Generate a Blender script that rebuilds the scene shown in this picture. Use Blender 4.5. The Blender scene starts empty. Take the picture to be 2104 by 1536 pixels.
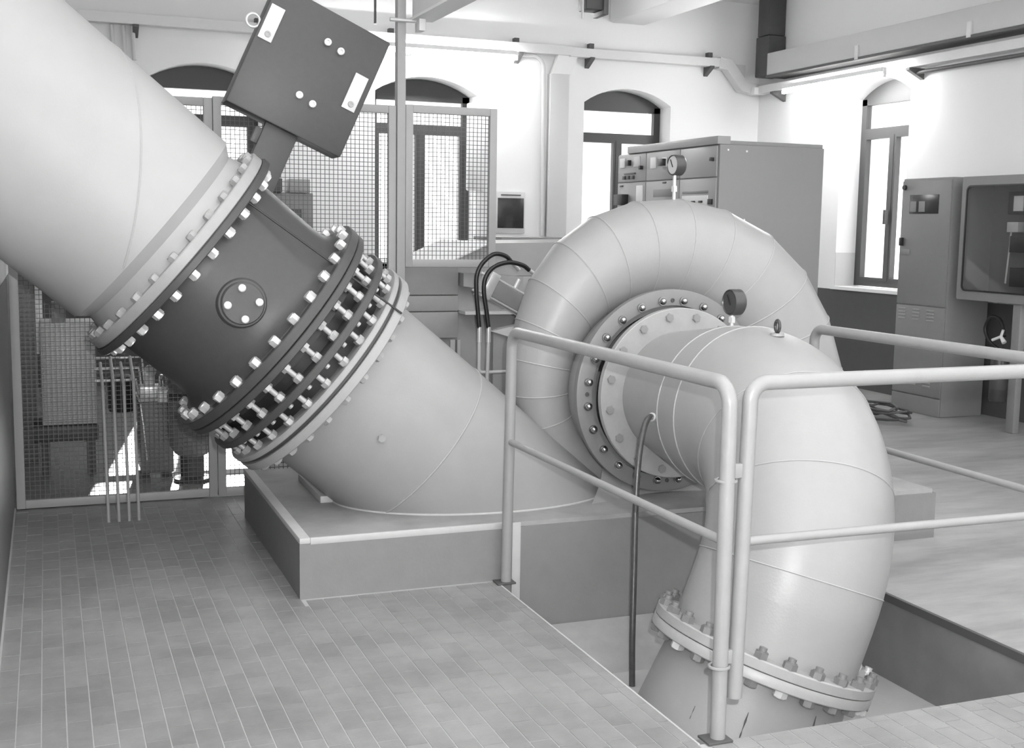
import bpy, bmesh, math, random
from mathutils import Vector as V, Matrix
random.seed(7)
PI = math.pi
sc = bpy.context.scene
COL = sc.collection

# ---------------------------------------------------------------- camera
cam_d = bpy.data.cameras.new('camera'); cam = bpy.data.objects.new('camera', cam_d); COL.objects.link(cam)
FPX = 2461.66
cam_d.sensor_width = 36.0; cam_d.sensor_fit = 'HORIZONTAL'; cam_d.lens = 36.0 * FPX / 2104.0
cam_d.clip_start = 0.05; cam_d.clip_end = 200
yaw, pitch, roll = 0.371140855, 0.123025692, -0.0154195632
fwd = V((math.sin(yaw) * math.cos(pitch), math.cos(yaw) * math.cos(pitch), -math.sin(pitch)))
rgt = V((math.cos(yaw), -math.sin(yaw), 0)); dwn = fwd.cross(rgt)
c_, s_ = math.cos(roll), math.sin(roll)
r2 = c_ * rgt + s_ * dwn; d2 = -s_ * rgt + c_ * dwn
CAMPOS = V((0, 0, 1.55))
cam.matrix_world = Matrix(((r2.x, -d2.x, -fwd.x, 0), (r2.y, -d2.y, -fwd.y, 0), (r2.z, -d2.z, -fwd.z, CAMPOS.z), (0, 0, 0, 1)))
sc.camera = cam

# ---------------------------------------------------------------- world, sun, exposure
w = bpy.data.worlds.new('world'); sc.world = w; w.use_nodes = True
bg = w.node_tree.nodes['Background']; bg.inputs[0].default_value = (1, 1, 1, 1); bg.inputs[1].default_value = 1.0
sun_d = bpy.data.lights.new('sun', 'SUN'); sun_d.energy = 9.0; sun_d.angle = 0.01
sun = bpy.data.objects.new('sun', sun_d); COL.objects.link(sun); sun.location = (4, 20, 9)
sun.rotation_mode = 'QUATERNION'
sun.rotation_quaternion = V((-0.155, -1.0, -0.55)).to_track_quat('-Z', 'Y')
fl_d = bpy.data.lights.new('camera_flash', 'POINT'); fl_d.energy = 160.0; fl_d.shadow_soft_size = 0.012
flash = bpy.data.objects.new('camera_flash', fl_d); COL.objects.link(flash); flash.location = CAMPOS + r2 * 0.07 - d2 * 0.11
vs = sc.view_settings; vs.view_transform = 'Standard'; vs.look = 'None'; vs.exposure = 1.36; vs.gamma = 1.0
vs.use_curve_mapping = False

# ---------------------------------------------------------------- materials
MATS = {}
def mat(name, g, rough=0.6, metal=0.0, var=0.0, scale=8.0, bump=0.0, bscale=None, spec=0.5, island=0.0, stain=0.0, stain_scale=2.0, aniso=None):
    m = bpy.data.materials.new(name); m.use_nodes = True; MATS[name] = m
    nt = m.node_tree; b = nt.nodes['Principled BSDF']
    b.inputs['Roughness'].default_value = rough; b.inputs['Metallic'].default_value = metal
    b.inputs['Specular IOR Level'].default_value = spec
    b.inputs['Base Color'].default_value = (g, g, g, 1)
    L = nt.links.new
    tc = nt.nodes.new('ShaderNodeNewGeometry')
    pos = tc.outputs['Position']
    if aniso:
        mp = nt.nodes.new('ShaderNodeMapping'); mp.inputs['Scale'].default_value = aniso; L(pos, mp.inputs['Vector']); pos = mp.outputs[0]
    val = None
    def add(sock, amount):
        nonlocal val
        mu = nt.nodes.new('ShaderNodeMath'); mu.operation = 'MULTIPLY_ADD'; L(sock, mu.inputs[0]); mu.inputs[1].default_value = amount
        if val is None: mu.inputs[2].default_value = g - amount * 0.5
        else: L(val, mu.inputs[2])
        val = mu.outputs[0]
    if var:
        n = nt.nodes.new('ShaderNodeTexNoise'); n.inputs['Scale'].default_value = scale; n.inputs['Detail'].default_value = 6; n.inputs['Roughness'].default_value = 0.65
        L(pos, n.inputs['Vector']); add(n.outputs[0], var)
    if stain:
        n = nt.nodes.new('ShaderNodeTexNoise'); n.inputs['Scale'].default_value = stain_scale; n.inputs['Detail'].default_value = 3
        L(pos, n.inputs['Vector'])
        r = nt.nodes.new('ShaderNodeMapRange'); r.inputs[1].default_value = 0.35; r.inputs[2].default_value = 0.68; L(n.outputs[0], r.inputs[0])
        add(r.outputs[0], stain)
    if island:
        oi = nt.nodes.new('ShaderNodeObjectInfo'); ad = nt.nodes.new('ShaderNodeMath'); ad.operation = 'ADD'
        L(oi.outputs['Random'], ad.inputs[0]); L(tc.outputs['Random Per Island'], ad.inputs[1])
        fr = nt.nodes.new('ShaderNodeMath'); fr.operation = 'FRACT'; L(ad.outputs[0], fr.inputs[0]); add(fr.outputs[0], island)
    if val is not None:
        cl = nt.nodes.new('ShaderNodeClamp'); cl.inputs[1].default_value = 0.005; cl.inputs[2].default_value = 0.95; L(val, cl.inputs[0])
        cc = nt.nodes.new('ShaderNodeCombineColor')
        for i in range(3): L(cl.outputs[0], cc.inputs[i])
        L(cc.outputs[0], b.inputs['Base Color'])
    if bump:
        n = nt.nodes.new('ShaderNodeTexNoise'); n.inputs['Scale'].default_value = bscale or 60; n.inputs['Detail'].default_value = 4
        L(pos, n.inputs['Vector'])
        bp = nt.nodes.new('ShaderNodeBump'); bp.inputs['Strength'].default_value = bump; bp.inputs['Distance'].default_value = 0.01
        L(n.outputs[0], bp.inputs['Height']); L(bp.outputs[0], b.inputs['Normal'])
    return m
def emit(name, s):
    m = bpy.data.materials.new(name); m.use_nodes = True; MATS[name] = m
    nt = m.node_tree; b = nt.nodes['Principled BSDF']
    b.inputs['Base Color'].default_value = (1, 1, 1, 1); b.inputs['Emission Color'].default_value = (1, 1, 1, 1); b.inputs['Emission Strength'].default_value = s
    return m
def glass(name, tint=1.0, gl=0.05):
    m = bpy.data.materials.new(name); m.use_nodes = True; MATS[name] = m
    nt = m.node_tree; nt.nodes.clear(); L = nt.links.new
    o = nt.nodes.new('ShaderNodeOutputMaterial'); mx = nt.nodes.new('ShaderNodeMixShader'); mx.inputs[0].default_value = gl
    t = nt.nodes.new('ShaderNodeBsdfTransparent'); t.inputs[0].default_value = (tint, tint, tint, 1)
    g = nt.nodes.new('ShaderNodeBsdfGlossy'); g.inputs['Roughness'].default_value = 0.02
    L(t.outputs[0], mx.inputs[1]); L(g.outputs[0], mx.inputs[2]); L(mx.outputs[0], o.inputs[0])
    return m

mat('paint', 0.30, 0.38, var=0.05, scale=5, bump=0.04, bscale=120)
mat('paint_penstock', 0.37, 0.52, var=0.06, scale=4, bump=0.03, bscale=120)
mat('paint_flange', 0.33, 0.4, var=0.08, scale=14, bump=0.05)
mat('valve_dark', 0.058, 0.45, var=0.015, scale=30, bump=0.05, bscale=200)
mat('paint_ring', 0.18, 0.4, var=0.03, scale=20)
mat('bolt_paint', 0.24, 0.45)
mat('nut_grey', 0.17, 0.45, var=0.05, scale=30)
mat('dome_steel', 0.4, 0.18, metal=1.0)
mat('valve_black', 0.02, 0.5)
mat('seam', 0.34, 0.45, var=0.05, scale=30)
mat('zinc', 0.66, 0.34, metal=0.45, var=0.15, scale=25)
mat('stud_steel', 0.45, 0.38, metal=0.35, var=0.25, scale=30)
mat('chrome', 0.8, 0.15, metal=1.0)
mat('bolt_grey', 0.36, 0.4, var=0.08, scale=30)
mat('rubber', 0.012, 0.4)
mat('hose_metal', 0.06, 0.3, var=0.08, scale=60)
mat('rail_paint', 0.265, 0.35, var=0.06, scale=10, bump=0.03)
mat('tile', 0.245, 0.40, var=0.10, scale=14, island=0.035, stain=-0.06, stain_scale=2.4, bump=0.08, bscale=70)
mat('grout', 0.39, 0.75, var=0.14, scale=9)
mat('tile_far', 0.22, 0.35, var=0.08, scale=6)
mat('concrete_floor', 0.34, 0.45, var=0.24, scale=5, stain=-0.10, stain_scale=1.3, bump=0.06, bscale=40, aniso=(0.6, 2.2, 1))
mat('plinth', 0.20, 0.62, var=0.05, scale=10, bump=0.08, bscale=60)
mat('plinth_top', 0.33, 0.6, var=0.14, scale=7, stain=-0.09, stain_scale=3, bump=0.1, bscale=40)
mat('edge_strip', 0.46, 0.5, var=0.1, scale=20)
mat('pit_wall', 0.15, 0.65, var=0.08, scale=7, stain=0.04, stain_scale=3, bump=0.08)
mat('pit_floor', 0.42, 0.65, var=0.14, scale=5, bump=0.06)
mat('wall', 0.84, 0.8, var=0.03, scale=3, bump=0.03, bscale=30)
mat('wainscot', 0.09, 0.5, var=0.02, scale=10)
mat('wainscot_left', 0.14, 0.5, var=0.02, scale=10)
mat('ceiling', 0.85, 0.85, var=0.02, scale=3)
mat('trunk', 0.6, 0.5)
mat('beam', 0.84, 0.8)
mat('window_frame', 0.045, 0.45)
mat('window_frame_grey', 0.07, 0.45)
mat('cabinet', 0.25, 0.42, var=0.02, scale=20)
mat('cabinet_dark', 0.22, 0.45, var=0.03, scale=20)
mat('cabinet_light', 0.34, 0.4)
mat('box_light', 0.5, 0.45)
mat('fence', 0.34, 0.45, var=0.04, scale=15)
mat('wire', 0.09, 0.5, metal=0.2)
mat('generator', 0.3, 0.5, var=0.06, scale=8)
mat('hood_lit', 0.75, 0.5)  # paler generator grey: light falling on the hood slope put into the colour
mat('generator_bright', 0.55, 0.4, var=0.05, scale=8)
mat('duct', 0.58, 0.5, var=0.03, scale=8)
mat('duct_dark', 0.07, 0.5, var=0.03, scale=12)
mat('tray', 0.68, 0.45, metal=0.1, var=0.08, scale=10)
mat('bracket', 0.09, 0.5)
mat('white', 0.8, 0.45)
mat('plate', 0.6, 0.35, var=0.1, scale=40)
mat('black', 0.018, 0.4)
mat('screen', 0.03, 0.25, var=0.02, scale=30)
mat('dark_grey', 0.07, 0.5)
mat('extinguisher', 0.06, 0.3)
mat('dial', 0.6, 0.35)
mat('gauge_case', 0.05, 0.3)
mat('hatch_dark', 0.1, 0.5)
mat('pump_grey', 0.2, 0.5, var=0.04, scale=12)
emit('tube_light', 47.0)
glass('pane_glass', 0.97, 0.03)
glass('door_glass', 0.92, 0.06)

# ---------------------------------------------------------------- mesh helpers
class MB:
    def __init__(s): s.v = []; s.f = []
    def add(s, vs, fs):
        o = len(s.v); s.v += [tuple(p) for p in vs]; s.f += [tuple(i + o for i in f) for f in fs]; return s
    def bx(s, x0, x1, y0, y1, z0, z1, M=None, b=0.0):
        if b <= 0:
            vs = [V((x, y, z)) for x in (x0, x1) for y in (y0, y1) for z in (z0, z1)]
            fs = [(0, 1, 3, 2), (4, 6, 7, 5), (0, 4, 5, 1), (2, 3, 7, 6), (0, 2, 6, 4), (1, 5, 7, 3)]
        else:   # chamfered box
            c = V(((x0 + x1) / 2, (y0 + y1) / 2, (z0 + z1) / 2)); h = V((abs(x1 - x0) / 2, abs(y1 - y0) / 2, abs(z1 - z0) / 2))
            bm = bmesh.new(); bmesh.ops.create_cube(bm, size=2.0)
            for q in bm.verts: q.co = V((q.co.x * h.x, q.co.y * h.y, q.co.z * h.z)) + c
            bmesh.ops.bevel(bm, geom=list(bm.edges), offset=min(b, min(h) * 0.9), segments=2, affect='EDGES', profile=0.5)
            bm.verts.index_update()
            vs = [q.co.copy() for q in bm.verts]; fs = [tuple(q.index for q in f.verts) for f in bm.faces]; bm.free()
        if M is not None: vs = [M @ p for p in vs]
        return s.add(vs, fs)
    def tube(s, pts, r, n=12, closed=False, cap=True):
        pts = [V(p) for p in pts]; N = len(pts); rs = r if isinstance(r, (list, tuple)) else [r] * N
        vs = []; fs = []; prev = None
        for i, p in enumerate(pts):
            if closed: t = pts[(i + 1) % N] - pts[i - 1]
            elif i == 0: t = pts[1] - p
            elif i == N - 1: t = p - pts[-2]
            else: t = (pts[i + 1] - p).normalized() + (p - pts[i - 1]).normalized()
            t.normalize()
            if prev is None:
                a = V((0, 0, 1)) if abs(t.z) < 0.9 else V((1, 0, 0)); e1 = t.cross(a).normalized()
            else: e1 = (prev - t * prev.dot(t)).normalized()
            prev = e1; e2 = t.cross(e1)
            for k in range(n):
                q = 2 * PI * (k + 0.5) / n
                vs.append(p + rs[i] * (math.cos(q) * e1 + math.sin(q) * e2))
        for i in range(N if closed else N - 1):
            j = (i + 1) % N
            for k in range(n):
                l = (k + 1) % n; fs.append((i * n + k, i * n + l, j * n + l, j * n + k))
        if cap and not closed:
            fs.append(tuple(range(n - 1, -1, -1))); fs.append(tuple((N - 1) * n + k for k in range(n)))
        return s.add(vs, fs)
    def lathe(s, prof, o, ax, e1, n=64, cap=False):
        o = V(o); ax = V(ax).normalized(); e1 = V(e1); e1 = (e1 - ax * e1.dot(ax)).normalized(); e2 = ax.cross(e1)
        vs = []; fs = []
        for (t, r) in prof:
            for k in range(n):
                q = 2 * PI * k / n; vs.append(o + ax * t + r * (math.cos(q) * e1 + math.sin(q) * e2))
        m = len(prof)
        for i in range(m - 1):
            for k in range(n):
                l = (k + 1) % n; fs.append((i * n + k, i * n + l, (i + 1) * n + l, (i + 1) * n + k))
        if cap:
            fs.append(tuple(range(n - 1, -1, -1))); fs.append(tuple((m - 1) * n + k for k in range(n)))
        return s.add(vs, fs)
    def prism(s, poly, o, e1, e2, dep):
        o = V(o); e1 = V(e1); e2 = V(e2); d = V(dep); n = len(poly)
        vs = [o + e1 * a + e2 * b for a, b in poly] + [o + e1 * a + e2 * b + d for a, b in poly]
        fs = [tuple(range(n - 1, -1, -1)), tuple(range(n, 2 * n))] + [(i, (i + 1) % n, (i + 1) % n + n, i + n) for i in range(n)]
        return s.add(vs, fs)
    def mesh(s, name, smooth=True):
        me = bpy.data.meshes.new(name); me.from_pydata(s.v, [], s.f)
        bm = bmesh.new(); bm.from_mesh(me); bmesh.ops.recalc_face_normals(bm, faces=bm.faces); bm.to_mesh(me); bm.free()
        if smooth:
            me.shade_smooth(); me.set_sharp_from_angle(angle=0.7)
        return me

def link(o, parent=None):
    COL.objects.link(o)
    if parent is not None:
        o.parent = parent
        o.matrix_parent_inverse = PW[parent.name].inverted() if parent.name in PW else Matrix()
    PW[o.name] = (Matrix.Translation(o.location) if o.type == 'EMPTY' else Matrix())
    return o
PW = {}
def part(name, mb, m, parent=None, label=None):
    me = mb if isinstance(mb, bpy.types.Mesh) else mb.mesh(name)
    if not me.materials: me.materials.append(MATS[m])
    o = bpy.data.objects.new(name, me)
    link(o, parent)
    if label: o['label'] = label
    return o
def inst(name, me, M, parent=None):
    o = bpy.data.objects.new(name, me); o.matrix_world = M
    COL.objects.link(o)
    if parent is not None:
        o.parent = parent; o.matrix_parent_inverse = PW[parent.name].inverted(); o.matrix_basis = M
    PW[o.name] = M.copy()
    return o
def thing(name, label, cat, loc=(0, 0, 0), group=None):
    o = bpy.data.objects.new(name, None); o.location = loc; o.empty_display_size = 0.1; link(o)
    o['label'] = label; o['category'] = cat
    if group: o['group'] = group
    return o
def single(name, mb, m, label, cat, group=None):
    o = part(name, mb, m); o['label'] = label; o['category'] = cat
    if group: o['group'] = group
    return o
def struct(name, mb, m, parent=None):
    o = part(name, mb, m, parent)
    if parent is None: o['kind'] = 'structure'
    return o
def frame(o, ax, e1):
    ax = V(ax).normalized(); e1 = V(e1); e1 = (e1 - ax * e1.dot(ax)).normalized(); e2 = ax.cross(e1)
    return Matrix(((e1.x, e2.x, ax.x, o[0]), (e1.y, e2.y, ax.y, o[1]), (e1.z, e2.z, ax.z, o[2]), (0, 0, 0, 1)))
def pmesh(name, mb, m):
    me = mb.mesh(name); me.materials.append(MATS[m]); return me
def bar(p, q, wd, ht, up=(0, 0, 1)):
    """square bar between two points as MB"""
    p = V(p); q = V(q); M = frame(p, q - p, up); L = (q - p).length
    return MB().bx(-ht / 2, ht / 2, -wd / 2, wd / 2, 0, L, M)

def hexprof(r, n=6): return [(r * math.cos(2 * PI * k / n), r * math.sin(2 * PI * k / n)) for k in range(n)]
def hexnut(r, h, z0=0.0, stud=0.0, sr=None):
    b = MB(); b.prism(hexprof(r), (0, 0, z0), (1, 0, 0), (0, 1, 0), (0, 0, h * 0.85))
    b.prism(hexprof(r * 0.82, 12), (0, 0, z0 + h * 0.84), (1, 0, 0), (0, 1, 0), (0, 0, h * 0.16))
    if stud: b.prism(hexprof(sr or r * 0.55, 10), (0, 0, z0), (1, 0, 0), (0, 1, 0), (0, 0, h + stud))
    return b

# ================================================================ THE SETTING
XL, XR, YB, ZC = -0.2, 7.5, 11.78, 4.02
PX0, PX1, PY0, PY1, PZ = 1.80, 3.34, 3.02, 4.80, -0.37     # pit
YN = -4.0
# floor slabs
fl = MB()
fl.bx(XL - 0.3, PX0, YN, PY1, -0.6, -0.0022)
fl.bx(PX0, PX1, YN, PY0, -0.6, -0.0022)
fl.bx(XL - 0.3, 0.95, PY1, 6.74, -0.6, -0.0022)
floor = struct('floor', fl, 'grout')
# tiles
TW, TL, TG = 0.0725, 0.150, 0.0045
def in_frame(p, mx=40):
    q = V(p) - CAMPOS; z = q.dot(fwd)
    if z < 0.2: return None
    x = q.dot(r2) / z * FPX + 1052; y = q.dot(d2) / z * FPX + 768
    return z if -mx < x < 2104 + mx and -mx < y < 1536 + mx else None
cells = []
nx = int((PX1 - XL) / TW) + 2
for i in range(nx):
    x0 = XL + i * TW; x1 = x0 + TW
    off = (i % 2) * TL / 2 + 0.02 * ((i * 7) % 3 - 1)
    yk = 1.5 + off
    while yk < 6.75:
        y0, y1 = yk, yk + TL; yk += TL
        X0, X1, Y0, Y1 = x0, min(x1, PX1), y0, y1
        if X0 >= PX1: continue
        if X1 > PX0 + 0.01:                       # beside / in front of the pit
            if X0 < PX0 - 0.02 and Y1 > PY0: X1 = PX0
            elif Y0 >= PY0: continue
            else: Y1 = min(Y1, PY0)
        if Y1 > 4.78 and X1 > 0.94:
            if X0 >= 0.93: 
                if Y0 >= 4.78: continue
                Y1 = 4.78
            else: X1 = min(X1, 0.945) if Y0 > 4.6 else X1
        if Y0 > 6.7 or X1 - X0 < 0.012 or Y1 - Y0 < 0.012: continue
        cells.append((X0, X1, Y0, Y1))
seen = []; rest = []
for c in cells:
    z = in_frame(((c[0] + c[1]) / 2, (c[2] + c[3]) / 2, 0), 10)
    (seen if z else rest).append((z or 0, c))
seen.sort(key=lambda t: t[0])
rest += seen[300:]; seen = seen[:300]
tile_full = MB().bx(-TW / 2 + TG / 2, TW / 2 - TG / 2, -TL / 2 + TG / 2, TL / 2 - TG / 2, -0.02, 0.0, b=0.0018)
tme = pmesh('tile', MB().bx(-TW / 2 + TG / 2, TW / 2 - TG / 2, -TL / 2 + TG / 2, TL / 2 - TG / 2, -0.02, 0.0), 'tile')
for z, (x0, x1, y0, y1) in seen:
    M = Matrix.Translation(((x0 + x1) / 2, (y0 + y1) / 2, random.uniform(-0.0006, 0.0002))) @ Matrix.Rotation(random.uniform(-0.002, 0.002), 4, 'X')
    M = M @ Matrix.Diagonal(((x1 - x0 - TG) / (TW - TG), (y1 - y0 - TG) / (TL - TG), 1, 1))
    inst('tile', tme, M, floor)
mb = MB()
for z, (x0, x1, y0, y1) in rest:
    mb.bx(x0 + TG / 2, x1 - TG / 2, y0 + TG / 2, y1 - TG / 2, -0.02, random.uniform(-0.0006, 0.0002))
o = part('tile_field', mb, 'tile', floor); o['kind'] = 'stuff'
part('rear_paving', MB().bx(XL - 0.3, PX0 + 2.6, 6.74, YB + 0.3, -0.6, -0.001).bx(0.95, 4.2, 6.28, 6.74, -0.6, -0.001), 'tile_far', floor)
part('concrete_paving', MB().bx(PX1, XR + 0.3, YN, PY1, -0.6, -0.001).bx(4.2, XR + 0.3, PY1, YB + 0.3, -0.6, -0.001), 'concrete_floor', floor)
# pit
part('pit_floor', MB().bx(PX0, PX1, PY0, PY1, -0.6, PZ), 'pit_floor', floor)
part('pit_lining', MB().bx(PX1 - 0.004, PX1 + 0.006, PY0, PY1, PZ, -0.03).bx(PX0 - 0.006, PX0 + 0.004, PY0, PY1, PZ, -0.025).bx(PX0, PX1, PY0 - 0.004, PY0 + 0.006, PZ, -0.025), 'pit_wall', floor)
part('pit_ledge', MB().prism([(0, 0), (0.30, 0), (0, 0.14)], (PX0 + 0.005, PY1 - 0.006, PZ), (0, -1, 0), (0, 0, 1), (PX1 - PX0 - 0.01, 0, 0)), 'plinth_top', floor)
part('pit_edge_angle', MB().bx(PX1 - 0.010, PX1 + 0.008, PY0, PY1, -0.03, 0.003), 'dark_grey', floor)
part('pit_edge_angle', MB().bx(PX0 - 0.002, PX0 + 0.005, PY0, PY1, -0.03, 0.001), 'edge_strip', floor)

# walls -----------------------------------------------------------------
WT = 0.42
WIN = [(0.90, 1.97), (3.085, 4.155), (5.356, 6.39)]
ZS, ZSP, ZCR = 0.98, 2.86, 3.02
def arch_pts(x0, x1, zs, zc, n=14):
    c = (x0 + x1) / 2; h = (x1 - x0) / 2; s = zc - zs; R = (h * h + s * s) / (2 * s); zc0 = zc - R
    out = []
    for k in range(n + 1):
        x = x0 + (x1 - x0) * k / n
        out.append((x, zc0 + math.sqrt(max(R * R - (x - c) ** 2, 0))))
    return out
def wall_with_windows(mb, a0, a1, zt, wins, P):
    """P(a, d, z) -> point; d = 0 inside face, WT outside. Real reveals, segmental heads."""
    cuts = [a0]
    for x0, x1 in wins: cuts += [x0, x1]
    cuts.append(a1)
    def quad(p): mb.add(p, [tuple(range(len(p)))])
    for d in (0, WT):
        for i in range(0, len(cuts), 2):
            quad([P(cuts[i], d, 0), P(cuts[i + 1], d, 0), P(cuts[i + 1], d, zt), P(cuts[i], d, zt)])
        for x0, x1 in wins:
            quad([P(x0, d, 0), P(x1, d, 0), P(x1, d, ZS), P(x0, d, ZS)])
            ar = arch_pts(x0, x1, ZSP, ZCR)
            for (xa, za), (xb, zb) in zip(ar, ar[1:]):
                quad([P(xa, d, za), P(xb, d, zb), P(xb, d, zt), P(xa, d, zt)])
    for x0, x1 in wins:
        ar = arch_pts(x0, x1, ZSP, ZCR)
        for (xa, za), (xb, zb) in zip(ar, ar[1:]):
            quad([P(xa, 0, za), P(xb, 0, zb), P(xb, WT, zb), P(xa, WT, za)])
        quad([P(x0, 0, ZS), P(x1, 0, ZS), P(x1, WT, ZS), P(x0, WT, ZS)])
        for x in (x0, x1): quad([P(x, 0, ZS), P(x, WT, ZS), P(x, WT, ZSP), P(x, 0, ZSP)])
PBK = lambda a, d, z: (a, YB + d, z)
PRT = lambda a, d, z: (XR + d, a, z)
mb = MB(); wall_with_windows(mb, XL - 0.3, XR + WT, ZC + 0.1, WIN, PBK)
wall_back = struct('wall_back', mb, 'wall')
WINR = [(9.22, 10.24)]
WINR_ALL = [(9.22, 10.24), (5.6, 6.6), (2.4, 3.4), (-1.2, -0.2)]
mb = MB(); wall_with_windows(mb, YN, YB + WT, ZC + 0.1, sorted(WINR_ALL), PRT)
wall_right = struct('wall_right', mb, 'wall')
wall_left = struct('wall_left', MB().bx(XL - 0.3, XL, YN, YB, -0.3, ZC + 0.1), 'wall')
part('wainscot', MB().bx(XL, XL + 0.004, YN, 6.80, 0, 1.24), 'wainscot_left', wall_left)
part('wainscot', MB().bx(XL, XL + 0.004, 6.84, YB, 0, 1.24), 'wainscot_left', wall_left)
part('wainscot', MB().bx(XR - 0.005, XR, YN, YB, 0.0, ZS - 0.02), 'wainscot', wall_right)
part('reveal_band', MB().bx(XR, XR + 0.235, 10.234, 10.24, ZS + 0.012, 1.33), 'duct', wall_right)
part('wainscot', MB().bx(XL, XR, YB - 0.005, YB, 0.0, ZS - 0.02), 'wainscot', wall_back)
baseboard_left = struct('baseboard_left', MB().bx(XL, XL + 0.012, YN, 6.78, 0, 0.014), 'grout')
ceiling = struct('ceiling', MB().bx(XL - 0.3, XR + WT, 5.0, YB + WT, ZC, ZC + 0.2), 'ceiling')
# ceiling beam running out from the back wall, with a rounded haunch at the wall
def beam(x0, x1, z0):
    b = MB(); b.bx(x0, x1, 5.0, YB - 0.002, z0, ZC - 0.002, b=0.03)
    return part('beam', b, 'beam', ceiling)
beam(5.62, 6.05, 3.69); beam(1.9, 2.3, 3.74)
part('beam', MB().bx(XL, XR - 0.002, 7.35, 7.75, 3.66, ZC - 0.004, b=0.03), 'beam', ceiling)

# windows ---------------------------------------------------------------
def window(idx, a0, a1, P, mt, handle=False):
    D0, D1 = 0.24, 0.30                                       # frame depth within the wall
    def box(x0, x1, d0, d1, z0, z1):
        p = P(x0, d0, z0); q = P(x1, d1, z1)
        return MB().bx(min(p[0], q[0]), max(p[0], q[0]), min(p[1], q[1]), max(p[1], q[1]), z0, z1)
    root = bpy.data.objects.new('window_%d' % idx, None); root.location = P((a0 + a1) / 2, D0, ZS); link(root); root['kind'] = 'structure'
    m = (a0 + a1) / 2; fw = 0.075; zt0, zt1 = 2.49, 2.565; zb = ZS + 0.02
    for x0 in (a0, a1 - fw): part('frame_stile', box(x0, x0 + fw, D0, D1, zb, ZSP), mt, root)
    part('frame_sill', box(a0 + fw, a1 - fw, D0, D1, zb, zb + 0.06), mt, root)
    part('transom', box(a0 + fw, a1 - fw, D0 - 0.01, D1, zt0, zt1), mt, root)
    ar = arch_pts(a0, a1, ZSP - 0.004, ZCR - 0.004)
    hd = MB(); poly = [(a0, ZSP - 0.06)] + ar + [(a1, ZSP - 0.06)]
    n = len(poly); hd.add([P(x, D0, z) for x, z in poly] + [P(x, D1, z) for x, z in poly],
                          [tuple(range(n)), tuple(range(2 * n - 1, n - 1, -1))] + [(i, (i + 1) % n, (i + 1) % n + n, i + n) for i in range(n)])
    part('arched_head', hd, mt, root)
    part('mullion', box(m - 0.022, m + 0.022, D0 - 0.015, D1, zb + 0.06, zt0), mt, root)
    for s0, s1 in ((a0 + fw, m - 0.022), (m + 0.022, a1 - fw)):
        e = 0.028
        b = box(s0, s0 + e, D0 - 0.01, D1 - 0.01, zb + 0.06, zt0); 
        for (p0, p1, q0, q1) in ((s1 - e, s1, zb + 0.06, zt0), (s0 + e, s1 - e, zb + 0.06, zb + 0.06 + e), (s0 + e, s1 - e, zt0 - e, zt0)):
            c = box(p0, p1, D0 - 0.01, D1 - 0.01, q0, q1); b.add(c.v, c.f)
        sh = part('sash', b, mt, root)
        part('pane', box(s0 + e, s1 - e, D0 + 0.02, D0 + 0.026, zb + 0.06 + e, zt0 - e), 'pane_glass', sh)
    part('pane', box(a0 + fw, a1 - fw, D0 + 0.02, D0 + 0.026, zt1, ZSP - 0.06), 'pane_glass', root)
    part('window_sill', box(a0 - 0.02, a1 + 0.02, -0.035, D0 + 0.01, ZS - 0.02, ZS + 0.012), 'white', root)
    if handle: part('handle', box(m - 0.015, m + 0.015, D0 - 0.07, D0 - 0.03, 1.62, 1.76), 'dark_grey', root)
    return root
for i, (a0, a1) in enumerate(WIN): window(i + 1, a0, a1, PBK, 'window_frame')
for i, (a0, a1) in enumerate(WINR_ALL): window(i + 4, a0, a1, PRT, 'window_frame_grey', True)

# ================================================================ TURBINE HALL MACHINE
YS = 5.44
TH = math.radians(40.4)
AX = V((math.cos(TH), 0, -math.sin(TH))); UP = V((math.sin(TH), 0, math.cos(TH))); EY = V((0, 1, 0))
A0 = V((0.563, YS, 1.4255)) - UP * 0.02
def at(s, r=0.0, ph=0.0):   # ph measured from UP towards -Y (camera side)
    return A0 + AX * s + UP * (r * math.cos(ph)) - EY * (r * math.sin(ph))
def ring(prof, n=96): return MB().lathe(prof, A0, AX, UP, n)
def disc_ring(s0, s1, ri, ro, n=112, c=0.004):
    return ring([(s0, ri), (s0, ro - c), (s0 + c, ro), (s1 - c, ro), (s1, ro - c), (s1, ri), (s0, ri)], n)
def bolts(name, me, s, r, n, parent, off=0.0, flip=False):
    out = []
    for k in range(n):
        ph = 2 * PI * (k + off) / n
        out.append(inst(name, me, frame(at(s, r, ph), -AX if flip else AX, UP * math.cos(ph) - EY * math.sin(ph)), parent))
    return out
NB = 28
nut_zinc = pmesh('nut_zinc', hexnut(0.024, 0.034), 'zinc')
nut_paint = pmesh('nut_paint', hexnut(0.024, 0.024), 'paint_flange')

# ---- penstock
pen = thing('penstock_pipe', 'large pale grey steel penstock pipe slanting down from upper left', 'pipe', (XL, YS, 1.6))
part('shell', ring([(-2.3, 0.495), (-0.162, 0.495)]), 'paint_penstock', pen)
part('hub', ring([(-0.162, 0.493), (-0.116, 0.455), (-0.060, 0.470), (-0.046, 0.480)]), 'paint_penstock', pen)
part('weld_seam', MB().tube([at(-0.463 - 0.30 * math.cos(q) + 0.184 * math.sin(q), 0.4945, q) for q in [math.radians(-25 + 2.5 * k) for k in range(57)]], 0.0045, 6), 'paint_penstock', pen)
part('flange', disc_ring(-0.047, 0.0, 0.44, 0.540), 'paint_flange', pen)
bolts('bolt', nut_paint, -0.047, 0.503, NB, pen, 0.5, True)

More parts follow.
